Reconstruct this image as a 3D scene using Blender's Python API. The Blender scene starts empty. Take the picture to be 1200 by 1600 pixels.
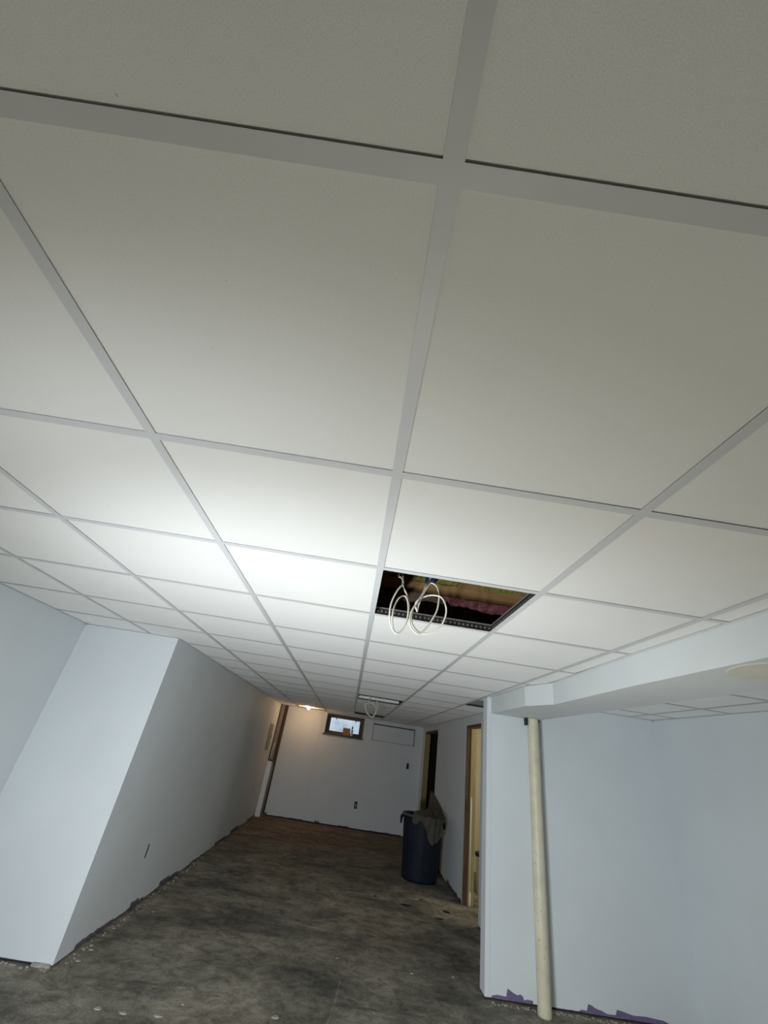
import bpy, bmesh, math, random
from mathutils import Vector, Matrix
random.seed(7)
S = bpy.context.scene
C = S.collection

# ------------------------------------------------------------ camera
FOC, EYE = 638.108, 1.411
cam_d = bpy.data.cameras.new('camera')
cam_d.sensor_fit = 'VERTICAL'; cam_d.sensor_height = 36.0
cam_d.lens = FOC / 1600 * 36.0
cam_d.clip_start = 0.02
cam = bpy.data.objects.new('camera', cam_d); C.objects.link(cam)
RR = [(0.987652, -0.076096, 0.136943), (0.156638, 0.495787, -0.854201), (-0.002893, 0.865104, 0.501585)]
cam.matrix_world = Matrix(((RR[0][0], -RR[1][0], -RR[2][0], 0.0),
                           (RR[0][1], -RR[1][1], -RR[2][1], 0.0),
                           (RR[0][2], -RR[1][2], -RR[2][2], EYE), (0, 0, 0, 1)))
S.camera = cam

# ------------------------------------------------------------ world, lights, exposure
W = bpy.data.worlds.new('daylight'); S.world = W; W.use_nodes = True
bg = W.node_tree.nodes['Background']
_t = W.node_tree.nodes.new('ShaderNodeTexCoord'); _n = W.node_tree.nodes.new('ShaderNodeTexNoise'); _r = W.node_tree.nodes.new('ShaderNodeValToRGB')
_n.inputs['Scale'].default_value = 28; _n.inputs['Detail'].default_value = 4
W.node_tree.links.new(_t.outputs['Generated'], _n.inputs['Vector']); W.node_tree.links.new(_n.outputs['Fac'], _r.inputs[0])
_r.color_ramp.elements[0].position = 0.35; _r.color_ramp.elements[0].color = (0.42, 0.50, 0.60, 1)
_r.color_ramp.elements[1].position = 0.60; _r.color_ramp.elements[1].color = (0.74, 0.84, 0.95, 1)
W.node_tree.links.new(_r.outputs[0], bg.inputs[0]); bg.inputs[1].default_value = 0.85

def lamp(name, typ, loc, energy, color, target=None, **kw):
    d = bpy.data.lights.new(name, typ); d.energy = energy; d.color = color
    for k, v in kw.items(): setattr(d, k, v)
    o = bpy.data.objects.new(name, d); C.objects.link(o); o.location = loc
    if target is not None:
        o.rotation_euler = (Vector(target) - Vector(loc)).to_track_quat('-Z', 'Y').to_euler()
    return o
# unseen lamp at left, implied by the post's shadow; second spot added for brightness
lamp('left_spot', 'SPOT', (-0.80, 0.50, 0.70), 190, (0.93, 1.0, 1.07), target=(0.1, 3.7, 1.2),
     spot_size=math.radians(128), spot_blend=1.0, shadow_soft_size=0.05)
lamp('left_spot', 'SPOT', (-0.90, -0.30, 0.90), 118, (0.93, 1.0, 1.07), target=(0.1, 3.7, 1.2),
     spot_size=math.radians(112), spot_blend=1.0, shadow_soft_size=0.05)
# added fill light below the frame, standing in for bounce onto the ceiling
lamp('ceiling_fill', 'POINT', (0.1, 1.4, 0.35), 37.5, (1.02, 1.0, 0.88), shadow_soft_size=0.08)
# bulb in the small side room
lamp('side_room_light', 'POINT', (2.4, 6.2, 1.8), 17.0, (1.0, 0.95, 0.84), shadow_soft_size=0.06)
S.view_settings.view_transform = 'Standard'; S.view_settings.look = 'None'
S.view_settings.gamma = 1.0; S.view_settings.use_curve_mapping = False
S.view_settings.exposure = 0.0

# ------------------------------------------------------------ materials
def mat(name):
    m = bpy.data.materials.new(name); m.use_nodes = True
    nt = m.node_tree; b = nt.nodes['Principled BSDF']
    return m, nt, b
def N(nt, t, **kw):
    n = nt.nodes.new(t)
    for k, v in kw.items(): setattr(n, k, v)
    return n
def geo_pos(nt):
    return N(nt, 'ShaderNodeNewGeometry').outputs['Position']
def noise(nt, vec, scale, detail=4, rough=0.55, dist=0.0):
    n = N(nt, 'ShaderNodeTexNoise'); nt.links.new(vec, n.inputs['Vector'])
    n.inputs['Scale'].default_value = scale; n.inputs['Detail'].default_value = detail
    n.inputs['Roughness'].default_value = rough; n.inputs['Distortion'].default_value = dist
    return n.outputs['Fac']
def ramp(nt, fac, stops):
    r = N(nt, 'ShaderNodeValToRGB'); nt.links.new(fac, r.inputs[0]); e = r.color_ramp.elements
    while len(e) < len(stops): e.new(0.5)
    for el, (p, c) in zip(e, stops): el.position = p; el.color = (c[0], c[1], c[2], 1)
    return r.outputs[0]
def mix(nt, fac, a, b, mode='MIX'):
    m = N(nt, 'ShaderNodeMix', data_type='RGBA', blend_type=mode)
    for sock, v in ((m.inputs[0], fac), (m.inputs[6], a), (m.inputs[7], b)):
        if isinstance(v, (int, float)): sock.default_value = v
        elif isinstance(v, tuple): sock.default_value = (v[0], v[1], v[2], 1)
        else: nt.links.new(v, sock)
    return m.outputs[2]
def math_(nt, op, a, b=None, clamp=False):
    m = N(nt, 'ShaderNodeMath', operation=op); m.use_clamp = clamp
    for sock, v in ((m.inputs[0], a), (m.inputs[1], b)):
        if v is None: continue
        if isinstance(v, (int, float)): sock.default_value = v
        else: nt.links.new(v, sock)
    return m.outputs[0]
def bump(nt, b, h, strength, dist):
    n = N(nt, 'ShaderNodeBump'); n.inputs['Strength'].default_value = strength
    n.inputs['Distance'].default_value = dist
    nt.links.new(h, n.inputs['Height']); nt.links.new(n.outputs[0], b.inputs['Normal'])
def simple(name, col, rough=0.6, metal=0.0, var=0.12, scale=30, bstr=0.0, bdist=0.002, spec=0.3):
    m, nt, b = mat(name); v = N(nt, 'ShaderNodeTexCoord').outputs['Object']
    f = noise(nt, v, scale)
    lo = tuple(c * (1 - var) for c in col); hi = tuple(min(1, c * (1 + var)) for c in col)
    nt.links.new(ramp(nt, f, [(0.3, lo), (0.7, hi)]), b.inputs['Base Color'])
    b.inputs['Roughness'].default_value = rough; b.inputs['Metallic'].default_value = metal
    b.inputs['Specular IOR Level'].default_value = spec
    if bstr: bump(nt, b, noise(nt, v, scale * 3), bstr, bdist)
    return m

def wall_paint(name, col, smear_base=0.0, smear_amp=0.0):
    m, nt, b = mat(name); p = geo_pos(nt)
    f = noise(nt, p, 1.3, 5, 0.6)
    base = ramp(nt, f, [(0.3, tuple(c * 0.95 for c in col)), (0.7, tuple(min(1, c * 1.03) for c in col))])
    g = noise(nt, p, 350, 2, 0.7)
    base = mix(nt, 0.10, base, ramp(nt, g, [(0.35, (0.35,) * 3), (0.65, (0.95,) * 3)]), 'OVERLAY')
    if smear_amp:
        sx = N(nt, 'ShaderNodeSeparateXYZ'); nt.links.new(p, sx.inputs[0])
        along = math_(nt, 'ADD', sx.outputs[0], sx.outputs[1])
        cb = N(nt, 'ShaderNodeCombineXYZ'); nt.links.new(along, cb.inputs[0])
        vr = N(nt, 'ShaderNodeTexVoronoi'); nt.links.new(cb.outputs[0], vr.inputs['Vector']); vr.inputs['Scale'].default_value = 3.1
        sp = N(nt, 'ShaderNodeSeparateXYZ'); nt.links.new(vr.outputs['Color'], sp.inputs[0])
        n1 = math_(nt, 'ADD', math_(nt, 'MULTIPLY', sp.outputs[0], 0.42), math_(nt, 'MULTIPLY', noise(nt, cb.outputs[0], 5.5, 6, 0.8), 0.5))
        h = math_(nt, 'ADD', math_(nt, 'MULTIPLY', math_(nt, 'SUBTRACT', n1, 0.42), smear_amp), smear_base)
        msk = math_(nt, 'MULTIPLY', math_(nt, 'SUBTRACT', h, sx.outputs[2]), 180, True)
        base = mix(nt, msk, base, (0.13, 0.105, 0.17))
    nt.links.new(base, b.inputs['Base Color'])
    b.inputs['Roughness'].default_value = 0.62; b.inputs['Specular IOR Level'].default_value = 0.25
    bump(nt, b, noise(nt, p, 260, 3, 0.7), 0.12, 0.001)
    return m

M = {}
WALL = (0.655, 0.70, 0.73)
M['wall'] = wall_paint('grey_wall_paint', WALL)
M['wall_smear'] = wall_paint('grey_wall_paint_with_purple_primer', WALL, 0.026, 0.13)
M['wall_front'] = wall_paint('grey_wall_paint_pale', WALL, 0.012, 0.03)
M['soffit'] = wall_paint('soffit_paint', (0.65, 0.685, 0.69))
M['cream'] = wall_paint('cream_paint', (0.76, 0.71, 0.55))
M['purple'] = simple('purple_primer', (0.155, 0.125, 0.24), 0.7, var=0.15, scale=40)

def tile_mat():
    m, nt, b = mat('mineral_fibre_tile'); p = geo_pos(nt)
    f = noise(nt, p, 620, 3, 0.7)
    base = ramp(nt, f, [(0.32, (0.68, 0.68, 0.655)), (0.58, (0.785, 0.785, 0.76))])
    pin = ramp(nt, noise(nt, p, 55, 2, 0.5), [(0.775, (0, 0, 0)), (0.79, (1, 1, 1))])
    base = mix(nt, math_(nt, 'MULTIPLY', pin, 0.5), base, (0.35, 0.34, 0.31))
    big = noise(nt, p, 2.2, 3)
    base = mix(nt, 0.5, base, ramp(nt, big, [(0.3, (0.92,) * 3), (0.7, (1.0,) * 3)]), 'MULTIPLY')
    oi = N(nt, 'ShaderNodeObjectInfo').outputs['Random']
    base = mix(nt, 0.6, base, ramp(nt, oi, [(0.0, (0.95, 0.95, 0.94)), (1.0, (1, 1, 1))]), 'MULTIPLY')
    nt.links.new(base, b.inputs['Base Color']); b.inputs['Roughness'].default_value = 0.95
    b.inputs['Specular IOR Level'].default_value = 0.1
    b.inputs['Sheen Weight'].default_value = 0.35; b.inputs['Sheen Roughness'].default_value = 0.6
    bump(nt, b, noise(nt, p, 520, 3, 0.75), 0.30, 0.0008)
    return m
M['tile'] = tile_mat()
M['tee'] = simple('painted_steel_tee', (0.57, 0.58, 0.59), 0.45, var=0.03, scale=6)
M['angle'] = simple('painted_wall_angle', (0.62, 0.64, 0.65), 0.45, var=0.03, scale=6)
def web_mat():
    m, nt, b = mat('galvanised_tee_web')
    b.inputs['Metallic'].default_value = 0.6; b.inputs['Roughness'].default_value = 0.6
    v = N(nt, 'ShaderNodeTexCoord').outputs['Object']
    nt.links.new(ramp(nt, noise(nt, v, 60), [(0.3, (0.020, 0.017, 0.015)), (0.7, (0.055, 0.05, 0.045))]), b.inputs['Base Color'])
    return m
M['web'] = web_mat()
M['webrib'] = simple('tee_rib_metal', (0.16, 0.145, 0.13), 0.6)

def floor_mat():
    m, nt, b = mat('old_concrete_slab'); p = geo_pos(nt)
    sx = N(nt, 'ShaderNodeSeparateXYZ'); nt.links.new(p, sx.inputs[0])
    X, Y = sx.outputs[0], sx.outputs[1]
    a = noise(nt, p, 1.4, 8, 0.62, 0.9)
    base = ramp(nt, a, [(0.28, (0.13, 0.122, 0.100)), (0.45, (0.215, 0.198, 0.160)), (0.60, (0.28, 0.255, 0.205)), (0.78, (0.37, 0.335, 0.27))])
    # dark adhesive stains, stretched across the room
    mp = N(nt, 'ShaderNodeMapping'); nt.links.new(p, mp.inputs[0])
    mp.inputs['Scale'].default_value = (1.0, 1.7, 1); mp.inputs['Location'].default_value = (3.1, 1.7, 0)
    s = noise(nt, mp.outputs[0], 1.25, 7, 0.68, 0.6)
    st = ramp(nt, s, [(0.46, (0, 0, 0)), (0.62, (1, 1, 1))])
    base = mix(nt, math_(nt, 'MULTIPLY', st, 0.75), base, (0.062, 0.060, 0.054))
    # browner zones
    br = ramp(nt, noise(nt, p, 0.55, 3, 0.5), [(0.48, (0, 0, 0)), (0.66, (1, 1, 1))])
    base = mix(nt, math_(nt, 'MULTIPLY', br, 0.45), base, (0.15, 0.105, 0.07))
    # browner towards the far end of the slab
    far = math_(nt, 'MULTIPLY', math_(nt, 'SUBTRACT', Y, 7.2), 0.4, True)
    base = mix(nt, math_(nt, 'MULTIPLY', far, 0.55), base, (0.17, 0.105, 0.055))
    # swirls of the trowel
    w = N(nt, 'ShaderNodeTexWave'); w.wave_type = 'RINGS'; nt.links.new(mp.outputs[0], w.inputs[0])
    w.inputs['Scale'].default_value = 1.6; w.inputs['Distortion'].default_value = 9
    w.inputs['Detail'].default_value = 4; w.inputs['Detail Scale'].default_value = 2.2
    base = mix(nt, 0.10, base, ramp(nt, w.outputs['Fac'], [(0.2, (0.30,) * 3), (0.8, (0.72,) * 3)]), 'OVERLAY')
    # pale ridge of patching compound crossing the mouth of the corridor
    yy = math_(nt, 'ADD', Y, math_(nt, 'MULTIPLY', math_(nt, 'SUBTRACT', noise(nt, p, 1.1, 4), 0.5), 0.9))
    ln = math_(nt, 'ABSOLUTE', math_(nt, 'SUBTRACT', yy, 4.33))
    rd = math_(nt, 'SUBTRACT', 1.0, math_(nt, 'MULTIPLY', ln, 9.0), True)
    base = mix(nt, math_(nt, 'MULTIPLY', rd, 0.55), base, (0.24, 0.215, 0.165))
    # straight crack in front of the ridge
    xw = math_(nt, 'ADD', X, math_(nt, 'MULTIPLY', math_(nt, 'SUBTRACT', noise(nt, p, 9, 3), 0.5), 0.05))
    lc = math_(nt, 'ABSOLUTE', math_(nt, 'ADD', math_(nt, 'SUBTRACT', xw, 0.175), math_(nt, 'MULTIPLY', math_(nt, 'SUBTRACT', Y, 3.9), -0.12)))
    ck = math_(nt, 'SUBTRACT', 1.0, math_(nt, 'MULTIPLY', lc, 170), True)
    ck = math_(nt, 'MULTIPLY', ck, math_(nt, 'LESS_THAN', Y, 4.12))
    base = mix(nt, math_(nt, 'MULTIPLY', ck, 0.7), base, (0.36, 0.31, 0.22))
    # fine dark speckle and scuffs, pale scraped arcs
    sc = ramp(nt, noise(nt, p, 8.5, 9, 0.80, 0.7), [(0.40, (0.18,) * 3), (0.50, (0.5,) * 3), (0.62, (0.80,) * 3)])
    base = mix(nt, 0.60, base, sc, 'OVERLAY')
    ar = ramp(nt, noise(nt, p, 3.8, 8, 0.75, 1.2), [(0.60, (0, 0, 0)), (0.68, (1, 1, 1))])
    base = mix(nt, math_(nt, 'MULTIPLY', ar, 0.30), base, (0.34, 0.32, 0.27))
    # pale flecks of paint and compound
    fl = ramp(nt, noise(nt, p, 17, 3, 0.6), [(0.695, (0, 0, 0)), (0.73, (1, 1, 1))])
    base = mix(nt, math_(nt, 'MULTIPLY', fl, 0.45), base, (0.36, 0.34, 0.30))
    sp = noise(nt, p, 75, 3, 0.7)
    base = mix(nt, 0.40, base, ramp(nt, sp, [(0.3, (0.22,) * 3), (0.7, (0.8,) * 3)]), 'OVERLAY')
    nt.links.new(base, b.inputs['Base Color']); b.inputs['Roughness'].default_value = 0.82
    b.inputs['Specular IOR Level'].default_value = 0.25
    hh = math_(nt, 'ADD', a, math_(nt, 'MULTIPLY', sp, 0.12)); bump(nt, b, hh, 0.5, 0.012)
    return m
M['floor'] = floor_mat()
def wood(name, a, bcol, scale=6, stretch=(1, 1, 0.1)):
    m, nt, b = mat(name); tc = N(nt, 'ShaderNodeTexCoord').outputs['Object']
    mp = N(nt, 'ShaderNodeMapping'); nt.links.new(tc, mp.inputs[0]); mp.inputs['Scale'].default_value = stretch
    f = noise(nt, mp.outputs[0], scale * 4, 5, 0.65, 1.0)
    nt.links.new(ramp(nt, f, [(0.3, a), (0.7, bcol)]), b.inputs['Base Color'])
    b.inputs['Roughness'].default_value = 0.75; bump(nt, b, f, 0.3, 0.002)
    return m
M['stud'] = wood('dark_stained_stud', (0.045, 0.022, 0.010), (0.13, 0.062, 0.026))
M['joist'] = wood('joist_wood', (0.17, 0.095, 0.030), (0.30, 0.18, 0.065), 6, (0.1, 1, 1))
M['tan'] = wood('tan_board', (0.27, 0.21, 0.085), (0.38, 0.30, 0.13))
M['palewood'] = wood('weathered_wood', (0.20, 0.17, 0.13), (0.33, 0.28, 0.21))
M['darkwood'] = wood('dark_window_wood', (0.060, 0.050, 0.036), (0.13, 0.11, 0.08), 5, (0.2, 1, 0.2))
M['plate'] = simple('sill_plate_dark', (0.035, 0.03, 0.03), 0.9)
M['black'] = simple('black_plastic', (0.012, 0.012, 0.013), 0.5)
M['dark'] = simple('cavity_shade', (0.02, 0.016, 0.014), 0.95)  # near-black colour standing in for shade in the cavities and the closet
M['pole'] = None
def pole_mat():
    m, nt, b = mat('cream_pole_paint'); p = geo_pos(nt)
    base = ramp(nt, noise(nt, p, 9, 5), [(0.3, (0.55, 0.52, 0.38)), (0.7, (0.68, 0.65, 0.50))])
    sc = ramp(nt, noise(nt, p, 48, 2, 0.6), [(0.69, (0, 0, 0)), (0.72, (1, 1, 1))])
    base = mix(nt, sc, base, (0.20, 0.18, 0.12))
    nt.links.new(base, b.inputs['Base Color']); b.inputs['Roughness'].default_value = 0.45
    return m
M['pole'] = pole_mat()
M['cable'] = simple('white_cable_sheath', (0.72, 0.69, 0.58), 0.4, var=0.08)
M['pink'] = simple('pink_fibreglass', (0.75, 0.32, 0.36), 0.95, var=0.35, scale=40, bstr=1.0, bdist=0.01)
M['paper'] = simple('kraft_facing', (0.40, 0.27, 0.20), 0.9, var=0.3, scale=20)
M['foam'] = simple('yellow_spray_foam', (0.46, 0.40, 0.10), 0.9, var=0.3, scale=60, bstr=1.0, bdist=0.01)
M['navy'] = simple('navy_plastic', (0.015, 0.03, 0.12), 0.5)
M['panelgrey'] = simple('grey_panel_enamel', (0.26, 0.24, 0.22), 0.45, var=0.05)
M['metal'] = simple('galvanised_metal', (0.45, 0.46, 0.47), 0.4, 0.8)
M['backer'] = simple('green_grey_board', (0.42, 0.44, 0.38), 0.9)
M['duct'] = simple('white_duct_wrap', (0.92, 0.93, 0.94), 0.5)
def can_mat():
    m, nt, b = mat('blue_grey_bin_plastic'); p = geo_pos(nt)
    base = ramp(nt, noise(nt, p, 5, 5, 0.6), [(0.3, (0.006, 0.010, 0.019)), (0.7, (0.013, 0.018, 0.030))])
    d = ramp(nt, noise(nt, p, 14, 5, 0.7), [(0.60, (0, 0, 0)), (0.70, (1, 1, 1))])
    base = mix(nt, math_(nt, 'MULTIPLY', d, 0.4), base, (0.035, 0.042, 0.036))
    nt.links.new(base, b.inputs['Base Color']); b.inputs['Roughness'].default_value = 0.6; b.inputs['Specular IOR Level'].default_value = 0.2
    return m
M['can'] = can_mat()
M['rim'] = simple('bin_rim_dusty', (0.075, 0.095, 0.085), 0.6, var=0.4, scale=18)
M['cloth'] = simple('dusty_beige_cloth', (0.15, 0.14, 0.115), 0.9, var=0.22, scale=9, bstr=0.4)
M['card'] = simple('dusty_board', (0.13, 0.11, 0.09), 0.9, var=0.15, scale=6)
M['box'] = simple('brown_cardboard', (0.34, 0.20, 0.11), 0.85, var=0.1)
M['white'] = simple('white_plastic', (0.75, 0.76, 0.76), 0.4, var=0.04)
M['patch'] = simple('beige_cover_plate', (0.66, 0.65, 0.58), 0.7, var=0.06, scale=12)
M['chip'] = simple('pale_debris', (0.36, 0.34, 0.30), 0.9, var=0.2)
M['scrap'] = simple('dark_debris', (0.012, 0.009, 0.007), 0.9)
def glass():
    m, nt, b = mat('window_glass')
    b.inputs['Base Color'].default_value = (0.9, 0.95, 1, 1); b.inputs['Roughness'].default_value = 0.02
    b.inputs['Transmission Weight'].default_value = 1.0; b.inputs['IOR'].default_value = 1.45
    return m
M['glass'] = glass()
def bulb_mat():
    m, nt, b = mat('lit_bulb_glass'); b.inputs['Emission Color'].default_value = (1.0, 0.80, 0.45, 1)
    b.inputs['Emission Strength'].default_value = 60
    b.inputs['Base Color'].default_value = (1, 0.9, 0.7, 1); return m
M['bulb'] = bulb_mat()
M['foliage'] = simple('grey_snow_bank', (0.55, 0.60, 0.66), 0.9, var=0.35, scale=3)

# ------------------------------------------------------------ mesh helpers (world coordinates)
def bx(bm, a, b):
    (x0, y0, z0), (x1, y1, z1) = a, b
    v = [bm.verts.new(p) for p in ((x0, y0, z0), (x1, y0, z0), (x1, y1, z0), (x0, y1, z0), (x0, y0, z1), (x1, y0, z1), (x1, y1, z1), (x0, y1, z1))]
    for f in ((3, 2, 1, 0), (4, 5, 6, 7), (0, 1, 5, 4), (1, 2, 6, 5), (2, 3, 7, 6), (3, 0, 4, 7)): bm.faces.new([v[i] for i in f])
def prism(bm, pts, z0, z1):
    lo = [bm.verts.new((x, y, z0)) for x, y in pts]; hi = [bm.verts.new((x, y, z1)) for x, y in pts]
    bm.faces.new(list(reversed(lo))); bm.faces.new(hi); n = len(pts)
    for i in range(n): bm.faces.new((lo[i], lo[(i + 1) % n], hi[(i + 1) % n], hi[i]))
def tube(bm, pts, r, seg=10):
    pts = [Vector(p) for p in pts]; rings = []
    n = None
    for i, p in enumerate(pts):
        t = (pts[min(i + 1, len(pts) - 1)] - pts[max(i - 1, 0)]).normalized()
        if n is None: n = t.orthogonal().normalized()
        n = (n - t * n.dot(t)).normalized(); bn = t.cross(n)
        rr = r[i] if isinstance(r, (list, tuple)) else r
        rings.append([bm.verts.new(p + (n * math.cos(2 * math.pi * k / seg) + bn * math.sin(2 * math.pi * k / seg)) * rr) for k in range(seg)])
    for a, b in zip(rings, rings[1:]):
        for k in range(seg): bm.faces.new((a[k], a[(k + 1) % seg], b[(k + 1) % seg], b[k]))
    bm.faces.new(list(reversed(rings[0]))); bm.faces.new(rings[-1])
def lathe(bm, prof, c, seg=40, cap0=True, cap1=True, mod=None):
    rings = []
    for j, (r, z) in enumerate(prof):
        rings.append([bm.verts.new((c[0] + (r * (mod(2 * math.pi * k / seg, j) if mod else 1)) * math.cos(2 * math.pi * k / seg),
                                    c[1] + (r * (mod(2 * math.pi * k / seg, j) if mod else 1)) * math.sin(2 * math.pi * k / seg), c[2] + z)) for k in range(seg)])
    for a, b in zip(rings, rings[1:]):
        for k in range(seg): bm.faces.new((a[k], a[(k + 1) % seg], b[(k + 1) % seg], b[k]))
    if cap0: bm.faces.new(list(reversed(rings[0])))
    if cap1: bm.faces.new(rings[-1])
def obj(name, bm, m, parent=None, smooth=False, origin=None):
    bmesh.ops.recalc_face_normals(bm, faces=bm.faces)
    me = bpy.data.meshes.new(name)
    if origin is not None: bmesh.ops.translate(bm, verts=bm.verts, vec=-Vector(origin))
    bm.to_mesh(me); bm.free()
    if smooth:
        for p in me.polygons: p.use_smooth = True
    me.materials.append(M[m] if isinstance(m, str) else m)
    o = bpy.data.objects.new(name, me); C.objects.link(o)
    if origin is not None: o.location = origin
    if parent is not None:
        o.parent = parent
        if parent.type == 'EMPTY' or parent.location.length > 0:
            o.location = (Vector(origin) if origin is not None else Vector((0, 0, 0))) - world_of(parent)
    return o
def world_of(o):
    v = Vector((0, 0, 0))
    while o is not None: v += o.location; o = o.parent
    return v
def box(name, a, b, m, parent=None, bevel=0.0):
    bm = bmesh.new(); bx(bm, a, b)
    if bevel: bmesh.ops.bevel(bm, geom=bm.edges[:], offset=bevel, segments=2, affect='EDGES')
    return obj(name, bm, m, parent)
def struct(o, label=None):
    o['kind'] = 'structure'
    if label: o['label'] = label
    return o
def tag(o, label, cat, group=None, kind=None):
    o['label'] = label; o['category'] = cat
    if group: o['group'] = group
    if kind: o['kind'] = kind
    return o
def thing(name, loc, label, cat, group=None):
    o = bpy.data.objects.new(name, None); C.objects.link(o); o.location = loc
    o.empty_display_size = 0.1
    return tag(o, label, cat, group)
def holed(bm, axis, p0, p1, u0, u1, z0, z1, holes):
    """slab at axis position p0..p1, spanning u0..u1, z0..z1, with rectangular holes (ua,ub,za,zb)"""
    us = sorted({u0, u1, *[h[0] for h in holes], *[h[1] for h in holes]})
    zs = sorted({z0, z1, *[h[2] for h in holes], *[h[3] for h in holes]})
    for a, b in zip(us, us[1:]):
        for c, d in zip(zs, zs[1:]):
            if any(h[0] <= a and b <= h[1] and h[2] <= c and d <= h[3] for h in holes): continue
            if axis == 'x': bx(bm, (p0, a, c), (p1, b, d))
            else: bx(bm, (a, p0, c), (b, p1, d))

# ------------------------------------------------------------ room shell
ZC = 1.997           # underside of the ceiling grid
ZT = 2.42            # underside of the deck above
T = 0.6096           # ceiling module
X0, Y0 = 0.0146, 0.2107
gx = lambda i: X0 + i * T
gy = lambda j: Y0 + j * T
BACK = -3.2
XL, XR = -2.38, 2.86
YF, YR, YE = 3.70, 4.20, 10.25
CL, CR = -1.58, 1.61
LIFT = 0.012

bm = bmesh.new(); bx(bm, (-2.7, BACK - 0.3, -0.2), (3.5, 10.6, 0.0))
floor = struct(obj('floor', bm, 'floor'), 'worn mottled grey and brown concrete floor')

def wall(name, boxes, m, label, plates=()):
    bm = bmesh.new()
    for a, b in boxes: bx(bm, a, b)
    o = struct(obj(name, bm, m), label)
    if plates:
        bm = bmesh.new()
        for a, b in plates: bx(bm, a, b)
        obj('sill_plate', bm, 'plate', o)
    return o
wall('wall_left', [((XL - 0.1, BACK, LIFT), (XL, YF + 0.1, ZT))], 'wall', 'grey painted wall at the left edge of the photo',
     [((XL - 0.09, BACK, 0), (XL - 0.008, YF, LIFT))])
wall('wall_front_left', [((XL, YF, LIFT), (CL - 0.0005, YF + 0.1, ZT))], 'wall_front', 'brightly lit pale wall left of the corridor mouth',
     [((XL, YF + 0.008, 0), (CL - 0.012, YF + 0.1, LIFT))])
LO = [(4.660, 4.702, 0.345, 0.445), (7.965, 8.010, 0.375, 0.47), (9.130, 9.175, 0.435, 0.53)]
bm = bmesh.new(); holed(bm, 'x', CL - 0.013, CL, YF + 0.0005, 9.96, LIFT, ZT, LO)
o = struct(obj('wall_corridor_left', bm, 'wall_smear'), 'long grey wall running down the left of the corridor')
box('sill_plate', (CL - 0.09, YF + 0.02, 0), (CL - 0.016, 9.9, LIFT + 0.02), 'plate', o)
box('backing', (CL - 0.11, YF + 0.1, 0.01), (CL - 0.085, 9.9, ZT), 'dark', o)

# far wall with window, outlet, switch and panel openings
WX0, WX1, WZ0, WZ1 = -0.565, 0.275, 1.585, 1.985
FO = [(0.318, 0.372, 0.335, 0.465), (1.305, 1.355, 1.165, 1.265)]
bm = bmesh.new()
holed(bm, 'y', YE, YE + 0.26, -0.66, CR + 0.2, 0.02, ZT, [(WX0, WX1, WZ0, WZ1), (0.487, 1.428, 1.60, 1.925)])
wall_far_o = o = struct(obj('wall_far', bm, 'wall_smear'), 'grey painted wall closing the far end of the corridor')
box('pilaster', (-1.45, YE - 0.012, 0.02), (-0.66, YE + 0.2, ZT), 'wall_smear', o)
box('sill_plate', (-1.44, YE - 0.02, 0), (CR, YE + 0.1, 0.02), 'plate', o)
box('backing', (-1.9, YE + 0.2, 0), (-1.45, YE + 0.3, ZT), 'dark', o)

# right side: end wall, corridor wall with two door openings, wall of the alcove
D1 = (5.668, 6.410, 0.0, 1.886); D2 = (8.50, 9.94, 0.0, 1.902)
bm = bmesh.new(); bx(bm, (1.25, YR, LIFT), (XR + 0.1, YR + 0.115, ZT))
o = struct(obj('wall_front_right', bm, 'wall_front'), 'pale grey wall behind the cream steel post')
box('sill_plate', (1.262, YR + 0.008, 0), (XR, YR + 0.105, LIFT), 'plate', o)
box('end_trim', (1.246, YR - 0.004, LIFT), (1.283, YR + 0.119, ZC - 0.004), 'wall', o, 0.0015)
bm = bmesh.new(); holed(bm, 'x', CR, CR + 0.115, YR + 0.115, YE, LIFT, ZT, [(D1[0], D1[1], LIFT, D1[3]), (D2[0], D2[1], LIFT, D2[3])])
o = struct(obj('wall_corridor_right', bm, 'wall_smear'), 'grey wall with two unfinished doorways right of the corridor')
box('sill_plate', (CR + 0.008, YR + 0.115, 0), (CR + 0.1, D1[0], LIFT), 'plate', o)
box('sill_plate', (CR + 0.008, D1[1], 0), (CR + 0.1, D2[0], LIFT), 'plate', o)
wall('wall_right', [((XR, BACK, LIFT), (XR + 0.1, YR, ZT))], 'wall', 'grey wall at the right edge of the photo',
     [((XR + 0.008, BACK, 0), (XR + 0.09, YR, LIFT))])
bm = bmesh.new(); bx(bm, (XL, BACK - 0.1, 0.0), (XR, BACK, ZT))
struct(obj('wall_back', bm, 'wall'), 'grey wall behind the camera')
# side rooms
bm = bmesh.new()
bx(bm, (3.2, 4.4, 0), (3.3, 8.3, ZT)); bx(bm, (1.73, 8.2, 0), (3.3, 8.3, ZT)); bx(bm, (1.73, 4.33, 0), (3.3, 4.43, ZT))
bx(bm, (1.727, 4.43, 0.02), (1.74, 5.64, ZT)); bx(bm, (1.727, 6.5, 0.02), (1.74, 8.2, ZT)); bx(bm, (1.73, 4.43, 2.0), (3.2, 8.2, 2.03))
struct(obj('wall_side_room', bm, 'cream'), 'cream walls of the lit side room behind the near doorway')
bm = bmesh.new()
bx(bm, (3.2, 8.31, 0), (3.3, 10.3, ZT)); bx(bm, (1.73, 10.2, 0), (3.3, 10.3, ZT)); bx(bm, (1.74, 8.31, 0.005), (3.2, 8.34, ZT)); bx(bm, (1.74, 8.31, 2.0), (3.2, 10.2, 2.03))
struct(obj('wall_closet', bm, 'dark'), 'dark unlit closet behind the far doorway')  # closet darkness is put into the wall colour

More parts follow.
